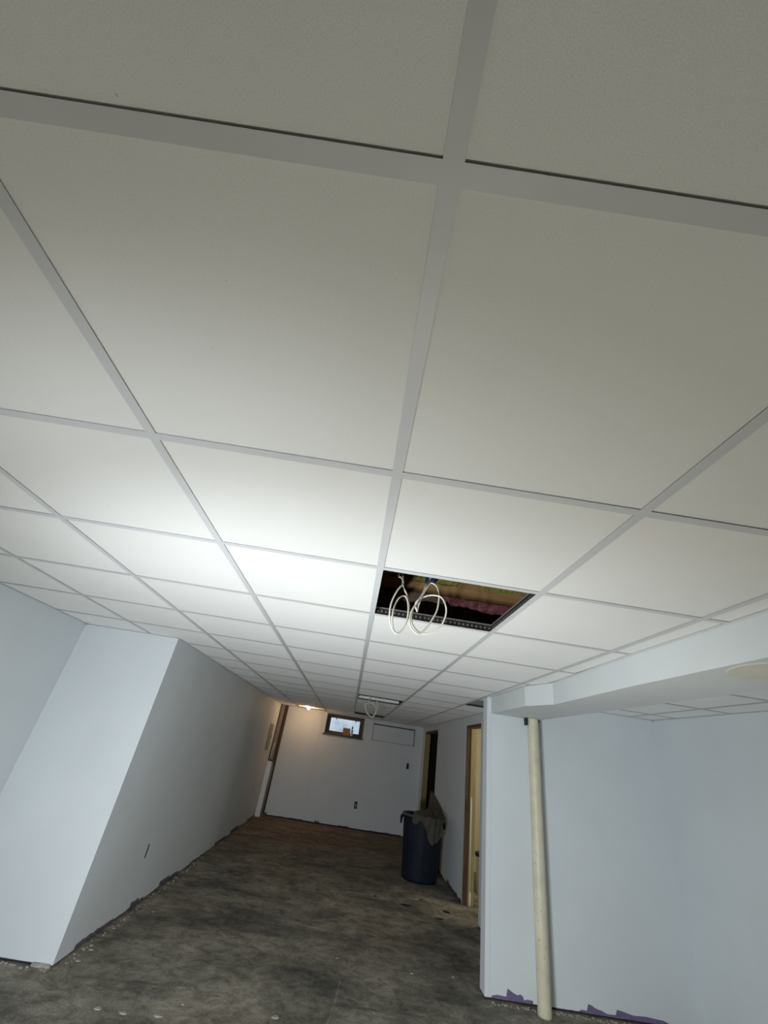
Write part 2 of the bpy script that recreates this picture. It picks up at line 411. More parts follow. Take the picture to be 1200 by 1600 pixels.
# door 1: stud framing and tan inner board of the opening
d1 = struct(box('door_1', (CR + 0.012, D1[1] - 0.034, 0), (CR + 0.066, D1[1] - 0.001, D1[3]), 'stud'), 'near doorway framed in bare dark wood')
box('jamb_board', (CR + 0.066, D1[1] - 0.040, 0), (CR + 0.138, D1[1] + 0.09, 1.96), 'tan', d1)
box('header', (CR + 0.004, D1[0], D1[3] - 0.030), (CR + 0.112, D1[1] - 0.034, D1[3] - 0.0005), 'stud', d1)
box('near_stud', (CR + 0.012, D1[0] + 0.001, 0), (CR + 0.100, D1[0] + 0.034, D1[3] - 0.03), 'stud', d1)
box('plaster_edge', (CR + 0.001, D1[1] - 0.012, 0), (CR + 0.012, D1[1] - 0.001, D1[3]), 'palewood', d1)
d2 = struct(box('door_2', (CR + 0.004, D2[1] - 0.030, 0), (CR + 0.105, D2[1] - 0.001, D2[3] - 0.001), 'tan'), 'far dark doorway with a tan side board')
box('header', (CR + 0.004, D2[0] + 0.001, D2[3] - 0.038), (CR + 0.11, D2[1] - 0.03, D2[3] - 0.001), 'stud', d2)
box('near_stud', (CR + 0.012, D2[0] + 0.001, 0), (CR + 0.1, D2[0] + 0.035, D2[3] - 0.038), 'stud', d2)

# chase at the far left corner: boxed-in below, open framing above
tr = struct(box('trim_1', (CL, 9.962, 0.0), (-1.487, 9.975, 0.93), 'white'), 'pale boxed-in pipe chase in the far left corner')
box('side_board', (-1.487, 9.962, 0.0), (-1.474, YE - 0.03, 0.925), 'palewood', tr)
box('ledge', (CL - 0.05, 9.955, 0.93), (-1.45, YE - 0.03, 0.948), 'stud', tr)
box('stud', (-1.575, 10.05, 0.95), (-1.50, 10.09, 2.36), 'palewood', tr)
box('stud', (-1.495, 10.14, 0.95), (-1.455, 10.21, 2.36), 'stud', tr)
box('back_panel', (-1.9, 10.225, 0.95), (-1.452, 10.245, ZT), 'dark', tr)
box('side_panel', (-1.92, 9.9, 0.0), (-1.9, 10.24, ZT), 'dark', tr)
box('wall_edge', (CL - 0.09, 9.90, 0.0), (CL - 0.013, 9.955, ZT), 'stud', tr)
bm = bmesh.new(); tube(bm, [(-1.56, 10.02, 0.96), (-1.545, 10.015, 1.05), (-1.553, 10.02, 1.12), (-1.53, 10.012, 1.18), (-1.535, 10.02, 1.26)], 0.007, 6)
obj('wire_stub', bm, 'white', tr, True)

# ------------------------------------------------------------ soffit
FP = [(1.335, BACK), (1.345, 2.04), (1.382, 3.06), (1.292, 3.36), (1.283, YR), (1.715, YR), (1.715, BACK)]
ZS = 1.858
bm = bmesh.new(); prism(bm, FP, ZS, ZT)
sf = struct(obj('wall_soffit', bm, 'soffit'), 'boxed-in drywall soffit running along the right of the ceiling')
bm = bmesh.new(); lathe(bm, [(0.165, -0.003), (0.172, 0.0)], (1.535, 1.47, ZS), 48)
obj('cover_plate', bm, 'patch', sf)['label'] = 'round beige cover plate under the soffit'

# ------------------------------------------------------------ ceiling
bm = bmesh.new(); bx(bm, (-2.7, BACK - 0.3, ZT), (3.5, 10.6, ZT + 0.05))
ceil = struct(obj('ceiling', bm, 'joist'), 'suspended ceiling of square white tiles in a grey metal grid')
FW = 0.0127; TH = 0.0008; GAP = 0.0020
def tile_mesh(w, d):
    bm = bmesh.new(); bx(bm, (0, 0, 0), (w, d, 0.014))
    bmesh.ops.bevel(bm, geom=[e for e in bm.edges if all(v.co.z < 0.001 for v in e.verts)], offset=0.0012, segments=1, affect='EDGES')
    me = bpy.data.meshes.new('ceiling_tile'); bmesh.ops.recalc_face_normals(bm, faces=bm.faces); bm.to_mesh(me); bm.free()
    me.materials.append(M['tile']); return me
cache = {}
def put_tile(x0, x1, y0, y1, z):
    w, d = x1 - x0 - 0.004, y1 - y0 - 0.004
    if w < 0.02 or d < 0.02: return
    k = (round(w, 3), round(d, 3))
    if k not in cache: cache[k] = tile_mesh(w, d)
    o = bpy.data.objects.new('ceiling_tile', cache[k]); C.objects.link(o); o.parent = ceil
    o.location = (x0 + 0.002, y0 + 0.002, z + TH + GAP + random.uniform(0, 0.0006))
OPEN = {(0, 2), (0, 9), (0, 14), (-2, 15), (2, 7)}
soff_x = lambda y: 1.335 if y < 2 else (1.345 if y < 2.9 else 1.283)
def xlim(y0, y1):
    ym = (y0 + y1) / 2
    l = XL if y1 <= YF + 0.01 else CL
    r = None
    return l
for j in range(-6, 17):
    ya, yb = max(gy(j), BACK), min(gy(j + 1), YE)
    spans = [(ya, yb)]
    cuts = sorted({c for c in (YF, YR + 0.115) if ya < c < yb})
    if cuts:
        p = [ya] + cuts + [yb]; spans = list(zip(p, p[1:]))
    for a, b in spans:
        ym = (a + b) / 2
        l = XL if ym < YF else CL
        for i in range(-4, 3):
            if (i, j) in OPEN: continue
            xa, xb = max(gx(i), l), gx(i + 1)
            if i == 2:
                if ym > YR + 0.115: xb = CR
                elif ym > YR: continue
                else:
                    xb = {True: 1.335}.get(ym < 2.1, 1.345)
                    if j == 4: xb = 1.363
                    if j == 5: xb = 1.29
                    if j >= 6: xb = 1.281
            if xb - xa < 0.03: continue
            put_tile(xa, xb, a, b, ZC)
ZR = 2.019
xs = [1.715, 2.01, 2.62, XR]
for j in range(-6, 7):
    ya, yb = max(gy(j), BACK), min(gy(j + 1), YR)
    if yb - ya < 0.03: continue
    for a, b in zip(xs, xs[1:]): put_tile(a, b, ya, yb, ZR)

def tee(name, x0, y0, x1, y1, z, web=True, w=FW):
    bm = bmesh.new()
    if abs(x1 - x0) < 1e-6:
        bx(bm, (x0 - w, y0, z), (x0 + w, y1, z + TH))
    else:
        bx(bm, (x0, y0 - w, z), (x1, y0 + w, z + TH))
    return obj(name, bm, 'tee' if name != 'wall_angle' else 'angle', ceil)
# continuous cross member near the camera, mains along the room elsewhere
for i in range(-3, 3):
    x = gx(i); far = YE
    if i == -3: far = YF
    segs = [(BACK, gy(0) - FW), (gy(0) + FW, far)]
    for a, b in segs: tee('main_tee', x, a, x, b, ZC)
tee('main_tee', XL, gy(0), 1.34, gy(0), ZC)
for j in range(-5, 17):
    if j == 0: continue
    y = gy(j); l = XL if y < YF else CL
    for i in range(-4, 3):
        a, b = max(gx(i) + FW, l), gx(i + 1) - FW
        if i == 2:
            b = CR if y > YR + 0.1 else (1.345 if y < 3.3 else 1.285)
        if i == -4 and y > YF: continue
        if i == -3 and y > YF and b < l: continue
        if b - a < 0.02: continue
        tee('cross_tee', a, y, b, y, ZC)
for x in (2.01, 2.62): tee('main_tee', x, BACK, x, YR, ZR)
for j in range(-5, 7):
    y = gy(j)
    for a, b in zip(xs, xs[1:]): tee('cross_tee', a + (FW if a > 1.8 else 0), y, b - (FW if b < 2.8 else 0), y, ZR)
# webs around the openings seen from below
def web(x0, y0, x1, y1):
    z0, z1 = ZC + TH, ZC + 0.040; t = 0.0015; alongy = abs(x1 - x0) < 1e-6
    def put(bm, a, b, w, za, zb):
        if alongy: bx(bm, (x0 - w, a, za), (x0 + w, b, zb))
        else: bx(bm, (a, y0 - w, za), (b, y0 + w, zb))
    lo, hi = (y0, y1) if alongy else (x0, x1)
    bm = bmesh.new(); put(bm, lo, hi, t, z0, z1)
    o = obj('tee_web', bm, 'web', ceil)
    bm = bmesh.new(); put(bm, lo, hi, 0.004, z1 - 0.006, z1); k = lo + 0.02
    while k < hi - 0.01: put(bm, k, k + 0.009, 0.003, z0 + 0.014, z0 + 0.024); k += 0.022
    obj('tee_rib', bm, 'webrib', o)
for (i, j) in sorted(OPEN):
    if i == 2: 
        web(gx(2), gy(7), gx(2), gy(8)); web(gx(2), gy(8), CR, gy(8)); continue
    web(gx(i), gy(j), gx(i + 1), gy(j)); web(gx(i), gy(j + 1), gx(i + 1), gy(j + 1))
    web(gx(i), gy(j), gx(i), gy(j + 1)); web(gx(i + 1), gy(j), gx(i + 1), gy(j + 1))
# wall angles
def angle(pts, z=ZC, w=0.020):
    for (a, b) in zip(pts, pts[1:]):
        a, b = Vector(a), Vector(b); d = (b - a).normalized(); n = Vector((-d.y, d.x))
        bm = bmesh.new(); prism(bm, [tuple(a), tuple(b), tuple(b + n * w), tuple(a + n * w)], z - 0.0004, z + TH)
        obj('wall_angle', bm, 'angle', ceil)
angle([(XL, YF), (XL, BACK)][::-1][::-1] and [(XL, YF), (XL, BACK)])
angle([(CL, YF), (XL, YF)][::1], w=-0.020) if False else angle([(CL, YF), (XL, YF)])
angle([(CL, 9.96), (CL, YF)])
angle([(CR, YE), (CL, YE)])
angle([(CR, YR + 0.115), (CR, YE)])
angle([(1.335, BACK), (1.345, 2.04), (1.382, 3.06), (1.292, 3.36), (1.283, YR)])
angle([(XR, BACK), (XR, YR)], ZR, 0.02); angle([(XR, YR), (1.715, YR)], ZR, 0.02)
# joists above the grid
for k in range(-7, 20):
    y = 2.30 + k * 0.4064
    if BACK < y < 10.2:
        box('joist', (-2.6, y, 2.250), (3.3, y + 0.038, ZT - 0.001), 'joist', ceil)
# hanging white duct seen in the second opening, yellow foam beads along the joist joint
box('duct', (-0.6, gy(10) - 0.12, 2.008), (0.60, gy(10) - 0.02, 2.036), 'duct', ceil)
box('backer_board', (gx(2) + 0.02, gy(7) + 0.20, 2.018), (CR - 0.01, gy(8) - 0.02, 2.030), 'backer', ceil)
def blob_strip(name, x0, x1, y, z0, z1, m, amp, parent=None, seed=1, depth=0.03):
    rnd = random.Random(seed); bm = bmesh.new(); n = int((x1 - x0) / 0.012); rows = 7; g = []
    ph = [rnd.uniform(0, 6.28) for _ in range(6)]
    for a in range(n + 1):
        x = x0 + (x1 - x0) * a / n; edge = 1 - max(0, abs(2 * a / n - 1) - 0.85) / 0.15 * 0.9
        low = z0 + amp * (math.sin(x * 11 + ph[0]) * 0.5 + math.sin(x * 31 + ph[1]) * 0.3 + rnd.uniform(-0.25, 0.25))
        col = []
        for r in range(rows):
            t = r / (rows - 1); z = z1 + (low - z1) * t * edge
            dy = depth * math.sin(math.pi * min(1, t * 0.9 + 0.1)) * edge * (0.8 + 0.4 * math.sin(x * 40 + ph[2] + r)) + rnd.uniform(-0.003, 0.003)
            col.append(bm.verts.new((x, y - dy, z)))
        g.append(col)
    for a in range(n):
        for r in range(rows - 1): bm.faces.new((g[a][r], g[a + 1][r], g[a + 1][r + 1], g[a][r + 1]))
    bmesh.ops.solidify(bm, geom=bm.faces[:], thickness=-0.006)
    return obj(name, bm, m, parent, True)
blob_strip('foam_bead', 0.05, 0.53, 2.298, 2.312, 2.392, 'foam', 0.014, ceil, 3, 0.012)
blob_strip('foam_bead', 0.62, 0.98, 2.298, 2.318, 2.392, 'foam', 0.012, ceil, 5, 0.012)
o = blob_strip('insulation_batt', 0.42, 1.02, 2.318, 2.195, 2.250, 'pink', 0.014, None, 9, 0.035)
tag(o, 'pink fibreglass insulation drooping inside the near ceiling opening', 'insulation')
o = blob_strip('facing_paper', 0.10, 0.46, 2.322, 2.195, 2.250, 'paper', 0.016, None, 12, 0.02)
tag(o, 'torn brown insulation facing paper below the joist in the near ceiling opening', 'insulation')
b1 = box('electrical_box', (0.300, 2.215, 2.300), (0.352, 2.297, 2.385), 'navy', None, 0.003)
tag(b1, 'navy blue plastic box fixed to the joist in the near ceiling opening', 'electrical box')

# ------------------------------------------------------------ pixel helper for tracing cable loops on a depth plane (real distance y)
def at_y(px, py, y):
    u, v = (px - 600) / FOC, (py - 800) / FOC
    d = [RR[0][k] * u + RR[1][k] * v + RR[2][k] for k in range(3)]
    s = y / d[1]; return Vector((d[0] * s, y, EYE + d[2] * s))
def at_z(px, py, z):
    u, v = (px - 600) / FOC, (py - 800) / FOC
    d = [RR[0][k] * u + RR[1][k] * v + RR[2][k] for k in range(3)]
    s = (z - EYE) / d[2]; return Vector((d[0] * s, d[1] * s, z))
def smooth_path(pts, n=8):
    out = []
    P = [pts[0]] + pts + [pts[-1]]
    for i in range(1, len(P) - 2):
        p0, p1, p2, p3 = P[i - 1], P[i], P[i + 1], P[i + 2]
        for k in range(n):
            t = k / n
            out.append(0.5 * ((2 * p1) + (p2 - p0) * t + (2 * p0 - 5 * p1 + 4 * p2 - p3) * t * t + (3 * p1 - p0 - 3 * p2 + p3) * t ** 3))
    out.append(pts[-1]); return out
def cable(name, traces, label, r=0.0037):
    top = traces[0][0]; traces[0].insert(0, Vector((top.x + 0.01, top.y + 0.04, ZT - 0.001))); 
    t = thing(name, tuple(traces[0][0]), label, 'cable', 'cables hanging from the ceiling openings')
    for tr in traces:
        bm = bmesh.new(); tube(bm, smooth_path(tr), r, 8)
        obj('cable_strand', bm, 'cable', t, True)
    return t
Q = lambda *a: [at_y(x, y, d) for x, y, d in a]
cable('cable_coil', [
    Q((624, 893, 1.80), (627, 902, 1.76), (630.5, 911, 1.72), (622, 921, 1.70), (613, 938, 1.69), (609, 955, 1.68), (609.5, 972, 1.68), (614, 985, 1.69), (621, 990, 1.70), (629, 983, 1.71), (636, 968, 1.72), (638, 950, 1.73), (636, 936, 1.74), (631, 931, 1.74), (623, 935, 1.72), (616, 948, 1.71), (613, 965, 1.71), (614, 982, 1.71), (618, 988, 1.71)),
    Q((628, 893, 1.82), (630, 903, 1.79), (629.5, 912, 1.76), (632, 921, 1.75), (636, 930, 1.75), (639, 945, 1.75), (637, 965, 1.74), (631, 980, 1.73), (623, 989, 1.72))],
    'narrow loop of white cable hanging left in the near ceiling opening')
cable('cable_coil', [
    Q((673, 898, 1.82), (672, 908, 1.78), (666, 915, 1.74), (661, 926, 1.72), (652, 941, 1.70), (643, 955, 1.69), (640, 970, 1.68), (643, 982, 1.68), (654, 990.5, 1.69), (664, 983, 1.70), (674, 970, 1.71), (683, 953, 1.72), (686, 933, 1.73), (685, 924, 1.74), (682, 916, 1.75), (674, 911, 1.76), (668, 917, 1.76), (660, 930, 1.76), (655, 943, 1.76), (652, 955, 1.76)),
    Q((652, 956, 1.76), (649, 945, 1.75), (653, 938, 1.74), (662, 933, 1.73), (675, 930, 1.72), (689, 933, 1.71), (696, 945, 1.70), (697, 958, 1.70), (692, 973, 1.70), (682, 984, 1.70), (671, 989, 1.70), (660, 990, 1.70), (649, 983, 1.70), (643, 970, 1.70), (647, 950, 1.71), (658, 937, 1.72))],
    'wide double loop of white cable hanging in the middle of the near ceiling opening')
cable('cable_coil', [Q((578, 1092, 6.15), (571, 1101, 6.12), (571.5, 1109, 6.12), (576, 1117, 6.12), (582, 1120, 6.12), (587, 1114, 6.12), (587, 1105, 6.14), (582, 1099, 6.15), (575, 1098, 6.15)),
    Q((589, 1094, 6.2), (590, 1103, 6.2), (588, 1113, 6.2), (583, 1119, 6.18))],
    'loop of white cable hanging below the second ceiling opening', 0.006)
cable('cable_coil', [Q((573, 1116, 9.2), (572, 1124, 9.2), (574, 1130, 9.2), (580, 1132, 9.2), (583, 1126, 9.2), (584, 1117, 9.2))],
    'thin cable loop hanging below the farthest ceiling opening beside the window', 0.006)

# ------------------------------------------------------------ bulb at the far wall
t = thing('light_bulb', (-0.955, 9.70, 2.06), 'bare lit bulb glowing warm in the ceiling gap above the far wall', 'lamp')
bm = bmesh.new(); lathe(bm, [(0.014, 0.05), (0.016, 0.035), (0.03, 0.015), (0.034, -0.005), (0.028, -0.028), (0.012, -0.041)], (-0.955, 9.70, 2.00), 20)
obj('bulb_glass', bm, 'bulb', t, True)
bm = bmesh.new(); lathe(bm, [(0.02, 0.05), (0.022, 0.06), (0.022, 0.10), (0.008, 0.11)], (-0.955, 9.70, 2.00), 16); obj('socket', bm, 'white', t, True)
bm = bmesh.new(); tube(bm, [(-0.955, 9.70, 2.10), (-0.95, 9.70, 2.2), (-0.95, 9.71, 2.41)], 0.004, 6); obj('cord', bm, 'white', t, True)
box('glow_catcher', (-1.19, 9.76, 2.000), (-0.61, 9.82, 2.035), 'white', t)  # white bar added to catch the bulb's light as a glowing strip
lamp('bulb_light', 'POINT', (-0.955, 9.70, 1.945), 5.6, (1.0, 0.50, 0.21), shadow_soft_size=0.03)

# ------------------------------------------------------------ far window
w = struct(bpy.data.objects.new('window_1', None), 'small basement window with dark wood frame high on the far wall'); C.objects.link(w); w.location = (0, 0, 0)
bm = bmesh.new()
holed(bm, 'y', YE - 0.012, YE + 0.20, WX0, WX1, WZ0, WZ1, [(WX0 + 0.022, WX1 - 0.022, WZ0 + 0.022, WZ1 - 0.022)])
obj('window_lining', bm, 'darkwood', w)
bm = bmesh.new()
holed(bm, 'y', YE + 0.14, YE + 0.19, WX0 + 0.02, WX1 - 0.02, WZ0 + 0.02, WZ1 - 0.02, [(-0.475, 0.185, 1.655, 1.918)])
obj('window_frame', bm, 'darkwood', w)
box('window_sill', (WX0 - 0.03, YE - 0.03, WZ0 - 0.022), (WX1 + 0.02, YE + 0.14, WZ0 + 0.004), 'darkwood', w)
box('pane', (-0.475, YE + 0.162, 1.655), (0.185, YE + 0.166, 1.918), 'glass', w)
for x in (-0.36, 0.08): box('sash_latch', (x, YE + 0.12, 1.885), (x + 0.018, YE + 0.14, 1.925), 'darkwood', w)
# things on the sill
t = thing('cardboard_box', (-0.085, YE + 0.05, WZ0 + 0.004), 'small brown cardboard box standing on the far window sill', 'box')
box('box_body', (-0.165, YE + 0.00, WZ0 + 0.022), (-0.005, YE + 0.10, WZ0 + 0.155), 'box', t, 0.002)
box('box_flap', (-0.165, YE + 0.00, WZ0 + 0.156), (-0.005, YE + 0.048, WZ0 + 0.160), 'box', t)
t = thing('spray_bottle', (0.035, YE + 0.03, WZ0 + 0.022), 'slim bottle with a blue top on the far window sill beside the box', 'bottle')
bm = bmesh.new(); lathe(bm, [(0.026, 0), (0.028, 0.01), (0.028, 0.10), (0.012, 0.125), (0.012, 0.14)], (0.035, YE + 0.03, WZ0 + 0.022), 20); obj('bottle_body', bm, 'white', t, True)
bm = bmesh.new(); lathe(bm, [(0.015, 0.14), (0.016, 0.16), (0.010, 0.185), (0.006, 0.195)], (0.035, YE + 0.03, WZ0 + 0.022), 16); obj('bottle_cap', bm, 'navy', t, True)
o = box('wood_offcut', (-0.38, YE + 0.02, WZ0 + 0.022), (-0.19, YE + 0.06, WZ0 + 0.045), 'card', None, 0.002); tag(o, 'short pale wood offcut lying on the far window sill left of the box', 'wood')
o = box('blue_carton', (0.09, YE + 0.04, WZ0 + 0.022), (0.18, YE + 0.10, WZ0 + 0.075), 'navy', None, 0.002); tag(o, 'small dark blue carton on the far window sill right of the bottle', 'carton')
# access panel
p = wall_far_o
box('access_panel', (0.494, YE + 0.010, 1.606), (1.412, YE + 0.03, 1.903), 'wall', p)
box('gap_liner', (0.488, YE + 0.04, 1.601), (1.427, YE + 0.07, 1.924), 'black', p)
for a, b in (((0.480, YE - 0.006, 1.594), (1.432, YE, 1.600)), ((0.480, YE - 0.006, 1.925), (1.432, YE, 1.931)), ((0.480, YE - 0.006, 1.60), (0.487, YE, 1.925)), ((1.428, YE - 0.006, 1.60), (1.434, YE, 1.925))):
    box('edge_bead', a, b, 'wall', p)

# electrical panel on the left corridor wall
p = thing('breaker_box', (CL, 9.40, 1.36), 'grey metal breaker panel flush on the left corridor wall near the far end', 'electrical panel')
box('panel_frame', (CL, 9.215, 1.135), (CL + 0.012, 9.585, 1.585), 'panelgrey', p, 0.003)
box('panel_door', (CL + 0.012, 9.235, 1.155), (CL + 0.017, 9.565, 1.565), 'panelgrey', p, 0.002)
box('latch', (CL + 0.017, 9.535, 1.33), (CL + 0.024, 9.555, 1.39), 'black', p)

# outlets
def outlet(kind, u, z, label, w=0.05, h=0.10):
    if kind == 'L':
        t = thing('wall_outlet', (CL, u, z), label, 'outlet', 'uncovered outlet boxes low on the walls')
        box('outlet_box', (CL - 0.060, u - w / 2 + 0.0005, z - h / 2 + 0.0005), (CL - 0.0015, u + w / 2 - 0.0005, z + h / 2 - 0.0005), 'black', t)
        box('receptacle', (CL - 0.0015, u - w * 0.3, z - h * 0.32), (CL - 0.0005, u + w * 0.3, z + h * 0.32), 'black', t, 0.002)
        bm = bmesh.new(); holed(bm, 'x', CL, CL + 0.0012, u - w / 2 - 0.006, u + w / 2 + 0.006, z - h / 2 - 0.006, z + h / 2 + 0.006, [(u - w / 2, u + w / 2, z - h / 2, z + h / 2)])
        obj('cut_edge', bm, 'white', t)
    else:
        y = YE
        t = thing('wall_outlet' if kind == 'F' else 'wall_switch', (u, y, z), label, 'outlet' if kind == 'F' else 'switch')
        bm = bmesh.new(); holed(bm, 'y', y - 0.004, y, u - w / 2, u + w / 2, z - h / 2, z + h / 2, [(u - w * 0.36, u + w * 0.36, z - h * 0.4, z + h * 0.4)])
        obj('box_rim', bm, 'black', t)
        box('box_back', (u - w * 0.36, y - 0.0015, z - h * 0.4), (u + w * 0.36, y - 0.0005, z + h * 0.4), 'black', t)
        box('receptacle', (u - w * 0.16, y - 0.007, z - h * 0.26), (u + w * 0.16, y - 0.0015, z + h * 0.26), 'panelgrey' if kind == 'F' else 'black', t, 0.002)
    return t
outlet('L', 4.681, 0.395, 'nearest uncovered outlet slot in the left corridor wall', 0.042, 0.10)
outlet('L', 7.9875, 0.4225, 'middle uncovered outlet in the left corridor wall', 0.045, 0.095)
outlet('L', 9.1525, 0.4825, 'farthest uncovered outlet in the left corridor wall, below the breaker panel', 0.045, 0.095)
outlet('F', 0.342, 0.40, 'uncovered black outlet low on the far wall', 0.062, 0.12)
outlet('S', 1.330, 1.215, 'uncovered black switch box on the far wall below the boarded opening', 0.052, 0.105)

# ------------------------------------------------------------ steel post
t = thing('support_post', (1.636, 4.085, 0), 'cream painted round steel post in front of the right wall', 'post')
bm = bmesh.new(); lathe(bm, [(0.0475, 0.0), (0.0475, 0.01), (0.0475, 1.848), (0.0475, 1.857)], (1.636, 4.085, 0), 40); obj('post_shaft', bm, 'pole', t, True)
box('top_plate', (1.585, 4.10, 1.835), (1.705, 4.17, 1.857), 'black', t, 0.002)
box('plate_ear', (1.568, 4.06, 1.795), (1.578, 4.12, 1.857), 'black', t, 0.001)

# purple primer patches left bare at the foot of the right wall (thin paint film)
bm = bmesh.new()
PT = [(1.298, 0.013), (1.298, 0.022), (1.34, 0.030), (1.405, 0.028), (1.412, 0.062), (1.42, 0.070), (1.445, 0.056), (1.484, 0.044), (1.512, 0.050), (1.528, 0.040), (1.533, 0.024), (1.56, 0.030), (1.60, 0.028), (1.60, 0.013)]
PT2 = [(1.93, 0.013), (1.95, 0.024), (1.99, 0.022), (2.004, 0.058), (2.03, 0.052), (2.06, 0.040), (2.10, 0.034), (2.14, 0.022), (2.20, 0.024), (2.212, 0.052), (2.25, 0.048), (2.33, 0.036), (2.42, 0.040), (2.55, 0.034), (2.60, 0.02), (2.60, 0.013)]
for pts in (PT, PT2):
    a = [bm.verts.new((x, YR - 0.0012, z)) for x, z in pts]; b = [bm.verts.new((x, YR + 0.001, z)) for x, z in pts]
    bm.faces.new(a); bm.faces.new(list(reversed(b))); n = len(pts)
    for k in range(n): bm.faces.new((a[k], a[(k + 1) % n], b[(k + 1) % n], b[k]))
obj('primer_patch', bm, 'purple', bpy.data.objects['wall_front_right'])

# ------------------------------------------------------------ bin, cloth, board
cx, cy = 1.225, 7.20
t = thing('trash_can', (cx, cy, 0), 'large round blue-grey plastic trash can by the right corridor wall', 'trash can')
def ribs(a, j):
    return 1.0 + (0.020 if (math.cos(a * 8 + 0.6) > 0.86 and 2 <= j <= 7) else 0)
bm = bmesh.new(); lathe(bm, [(0.222, 0.004), (0.232, 0.0), (0.235, 0.03), (0.240, 0.12), (0.250, 0.30), (0.262, 0.48), (0.268, 0.58), (0.270, 0.60), (0.276, 0.62), (0.276, 0.70), (0.262, 0.70), (0.262, 0.62), (0.245, 0.30), (0.225, 0.05)], (cx, cy, 0), 96, True, True, ribs)
obj('can_body', bm, 'can', t, True)
bm = bmesh.new(); lathe(bm, [(0.268, 0.688), (0.292, 0.686), (0.298, 0.700), (0.293, 0.716), (0.270, 0.718), (0.266, 0.706), (0.268, 0.688)], (cx, cy, 0), 64, False, False)
obj('rim', bm, 'rim', t, True)
for sgn in (-1, 1):
    bm = bmesh.new(); px = cx + sgn * 0.288
    tube(bm, smooth_path([Vector((px - sgn * 0.015, cy - 0.07, 0.675)), Vector((px + sgn * 0.02, cy - 0.065, 0.66)), Vector((px + sgn * 0.022, cy, 0.585)), Vector((px + sgn * 0.02, cy + 0.065, 0.66)), Vector((px - sgn * 0.015, cy + 0.07, 0.675))], 5), 0.011, 8)
    obj('handle', bm, 'can', t, True)
# cloth draped over the right side of the can
bm = bmesh.new(); rnd = random.Random(21); na, nb = 46, 30; g = []
for a in range(na + 1):
    s = a / na; ang = math.radians(-128 + 134 * s); col = []
    drop = 0.07 + 0.25 * math.exp(-((s - 0.46) / 0.17) ** 2) + 0.03 * math.sin(s * 23)
    for b in range(nb + 1):
        u = b / nb
        if u < 0.38:
            q = u / 0.38; r = 0.13 + 0.165 * q; z = 0.735 + 0.045 * math.sin(q * 2.6 + s * 5) * (1 - q * 0.7) + 0.06 * s * (1 - q)
        else:
            q = (u - 0.38) / 0.62; r = 0.303 + 0.012 * math.sin(ang * 14) * q + 0.01 * q; z = 0.728 - drop * q
        r += 0.008 * math.sin(ang * 22 + u * 5) * (0.3 + u)
        col.append(bm.verts.new((cx + r * math.cos(ang), cy + r * math.sin(ang), z + 0.006 * math.sin(ang * 17 + 2 * u))))
    g.append(col)
for a in range(na):
    for b in range(nb): bm.faces.new((g[a][b], g[a + 1][b], g[a + 1][b + 1], g[a][b + 1]))
bmesh.ops.solidify(bm, geom=bm.faces[:], thickness=0.003)
o = obj('drop_cloth', bm, 'cloth', None, True); tag(o, 'dusty beige cloth draped over the right rim of the blue-grey trash can', 'cloth')
# board leaning on the wall behind the can
bm = bmesh.new()
P = [(7.74, 0.003), (7.69, 0.42), (7.67, 0.71), (7.80, 0.79), (8.62, 0.93), (8.75, 0.93), (8.78, 0.003)]
lean = lambda z: 1.50 + 0.098 * z / 0.93
a = [bm.verts.new((lean(z), y, z)) for y, z in P]; b = [bm.verts.new((lean(z) - 0.010, y, z)) for y, z in P]
bm.faces.new(a); bm.faces.new(list(reversed(b)))
for k in range(len(P)): bm.faces.new((a[k], a[(k + 1) % len(P)], b[(k + 1) % len(P)], b[k]))
tag(obj('leaning_board', bm, 'card'), 'dusty brown board leaning on the right wall behind the trash can', 'board')

# side room: bucket, stick
t = thing('bucket', (2.09, 6.98, 0), 'white bucket with black lid inside the near doorway', 'bucket')
bm = bmesh.new(); lathe(bm, [(0.13, 0), (0.135, 0.005), (0.148, 0.36), (0.153, 0.365), (0.153, 0.385)], (2.09, 6.98, 0), 40); obj('bucket_body', bm, 'white', t, True)
bm = bmesh.new(); lathe(bm, [(0.160, 0.385), (0.160, 0.415), (0.150, 0.420)], (2.09, 6.98, 0), 40); obj('lid', bm, 'black', t, True)
o = box('putty_tub', (2.04, 6.90, 0.421), (2.11, 6.97, 0.49), 'metal', None, 0.006); tag(o, 'small grey tub standing on the black lid of the white bucket', 'tub')
t = thing('wooden_stick', (1.700, 6.355, 0), 'thin cream stick with a wider foot standing in the near doorway', 'stick')
bm = bmesh.new(); tube(bm, [(1.700, 6.358, 0.11), (1.690, 6.362, 1.06)], 0.0075, 8); obj('stick_shaft', bm, 'cable', t, True)
bm = bmesh.new(); tube(bm, [(1.702, 6.355, 0.0), (1.702, 6.356, 0.05), (1.701, 6.357, 0.10), (1.700, 6.358, 0.13)], [0.015, 0.015, 0.013, 0.008], 10); obj('stick_foot', bm, 'cable', t, True)

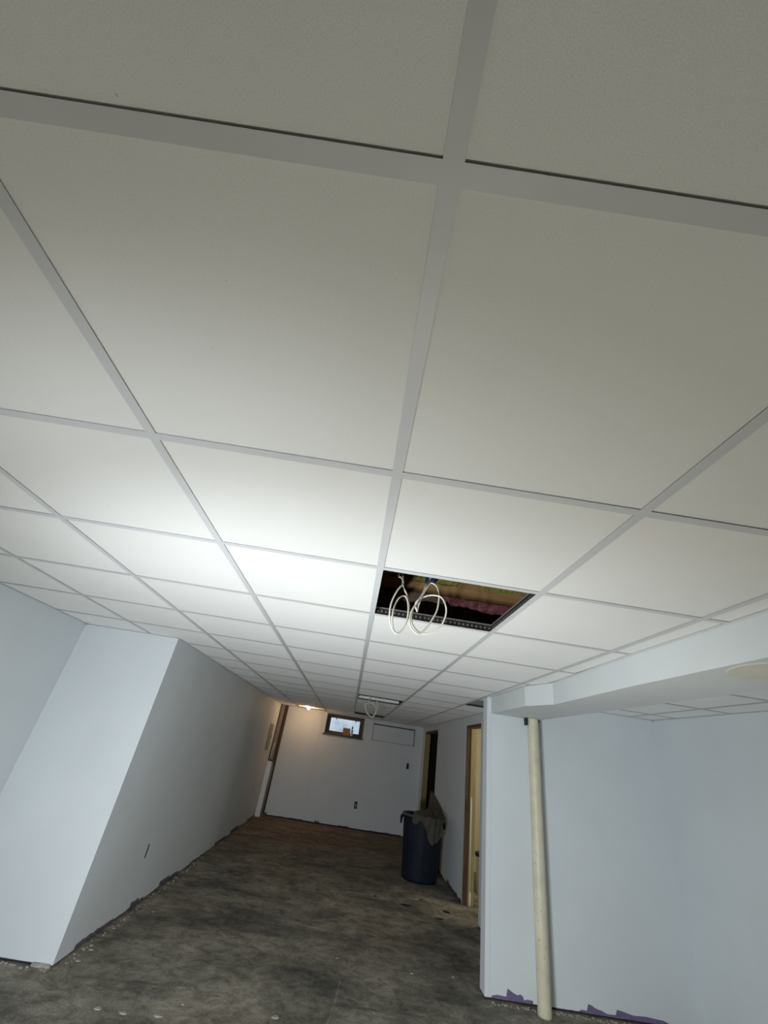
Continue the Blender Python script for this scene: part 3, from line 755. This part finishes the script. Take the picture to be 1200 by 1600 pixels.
# crumbled plaster along the foot of the walls
def crumbs(name, a, b, n, label, seed):
    rnd = random.Random(seed); bm = bmesh.new()
    for _ in range(n):
        t = rnd.random(); x = a[0] + (b[0] - a[0]) * t + rnd.uniform(-0.02, 0.02); y = a[1] + (b[1] - a[1]) * t + rnd.uniform(-0.02, 0.02)
        sz = rnd.uniform(0.003, 0.010)
        prism(bm, [(x + sz * math.cos(q * 1.257 + t) * rnd.uniform(.6, 1.2), y + sz * math.sin(q * 1.257 + t) * rnd.uniform(.6, 1.2)) for q in range(5)], 0.0, sz * 0.6)
    o = obj(name, bm, 'chip'); tag(o, label, 'debris', None, 'stuff')
crumbs('plaster_crumbs', (1.28, YR - 0.05), (2.7, YR - 0.05), 160, 'pale plaster crumbs along the foot of the wall behind the cream post', 3)
crumbs('plaster_crumbs', (CL + 0.04, 3.75), (CL + 0.04, 6.5), 70, 'pale plaster crumbs along the foot of the left corridor wall', 4)
crumbs('plaster_crumbs', (-2.3, YF - 0.04), (CL, YF - 0.04), 60, 'pale plaster crumbs in front of the bright left wall end', 5)
chunk = box('plaster_lump', (-1.70, YF - 0.022, 0.0), (-1.585, YF - 0.001, 0.018), 'chip', None, 0.004)
tag(chunk, 'pale lump of plaster at the foot of the left wall corner', 'debris')
# ------------------------------------------------------------ debris on the floor
def chip(px, py, size, m, name, label, cat, group, seed, asp=1.0):
    rnd = random.Random(seed); c = at_z(px, py, 0.0); bm = bmesh.new(); n = rnd.randint(6, 9); hh = 0.003
    pts = []
    for k in range(n):
        a = 2 * math.pi * k / n; r = size * rnd.uniform(0.6, 1.15)
        pts.append((c.x + r * math.cos(a) * asp, c.y + r * math.sin(a)))
    prism(bm, pts, 0.0, hh)
    top = [v for v in bm.verts if v.co.z > 0.001]
    for v in top: v.co.x += (c.x - v.co.x) * 0.25; v.co.y += (c.y - v.co.y) * 0.25; v.co.z += rnd.uniform(-0.001, 0.001)
    o = obj(name, bm, m, None, False, (c.x, c.y, 0)); tag(o, label, cat, group)
G = 'pale chips scattered on the concrete floor'
for k, (x, y, s, a, lab) in enumerate([(142, 1484, 0.016, 1.2, 'pale chip on the floor right of the left wall corner'), (122, 1501, 0.017, 1, 'pale chip on the floor just below the left wall corner'),
        (240, 1425, 0.010, 1, 'small pale chip on the floor by the left corridor wall'), (153, 1576, 0.016, 1.5, 'pale chip near the bottom left of the floor'),
        (192, 1583, 0.018, 1.5, 'broad pale chip at the bottom edge left of the dark stain'), (246, 1588, 0.019, 1.5, 'largest pale chip at the bottom of the floor'),
        (286, 1570, 0.008, 1, 'tiny pale chip at the bottom of the floor right of the largest chip'), (643, 1521, 0.014, 1.4, 'pale chip on the corridor floor left of the pale wall end'),
        (430, 1590, 0.020, 1.6, 'flat pale chip beside the floor crack'), (526, 1497, 0.010, 1.3, 'small pale chip in the middle of the corridor floor'),
        (708, 1527, 0.009, 1.2, 'small pale chip on the floor close to the pale wall end')]):
    chip(x, y, s, 'chip', 'floor_chip', lab, 'debris', G, k + 50, a)
G = 'dark scraps on the corridor floor'
for k, (x, y, s, a, lab) in enumerate([(634, 1414, 0.045, 1.6, 'dark scrap on the floor in front of the trash can'), (697, 1425, 0.050, 1.0, 'largest dark scrap on the floor near the near doorway'),
        (687, 1436, 0.030, 1.8, 'dark scrap nearest to the camera left of the doorway'), (657, 1406, 0.020, 1.2, 'tiny dark scrap on the floor just before the trash can'),
        (586, 1400, 0.020, 1.6, 'small dark scrap on the floor left of the trash can')]):
    chip(x, y, s, 'scrap', 'floor_scrap', lab, 'debris', G, k + 90, a)
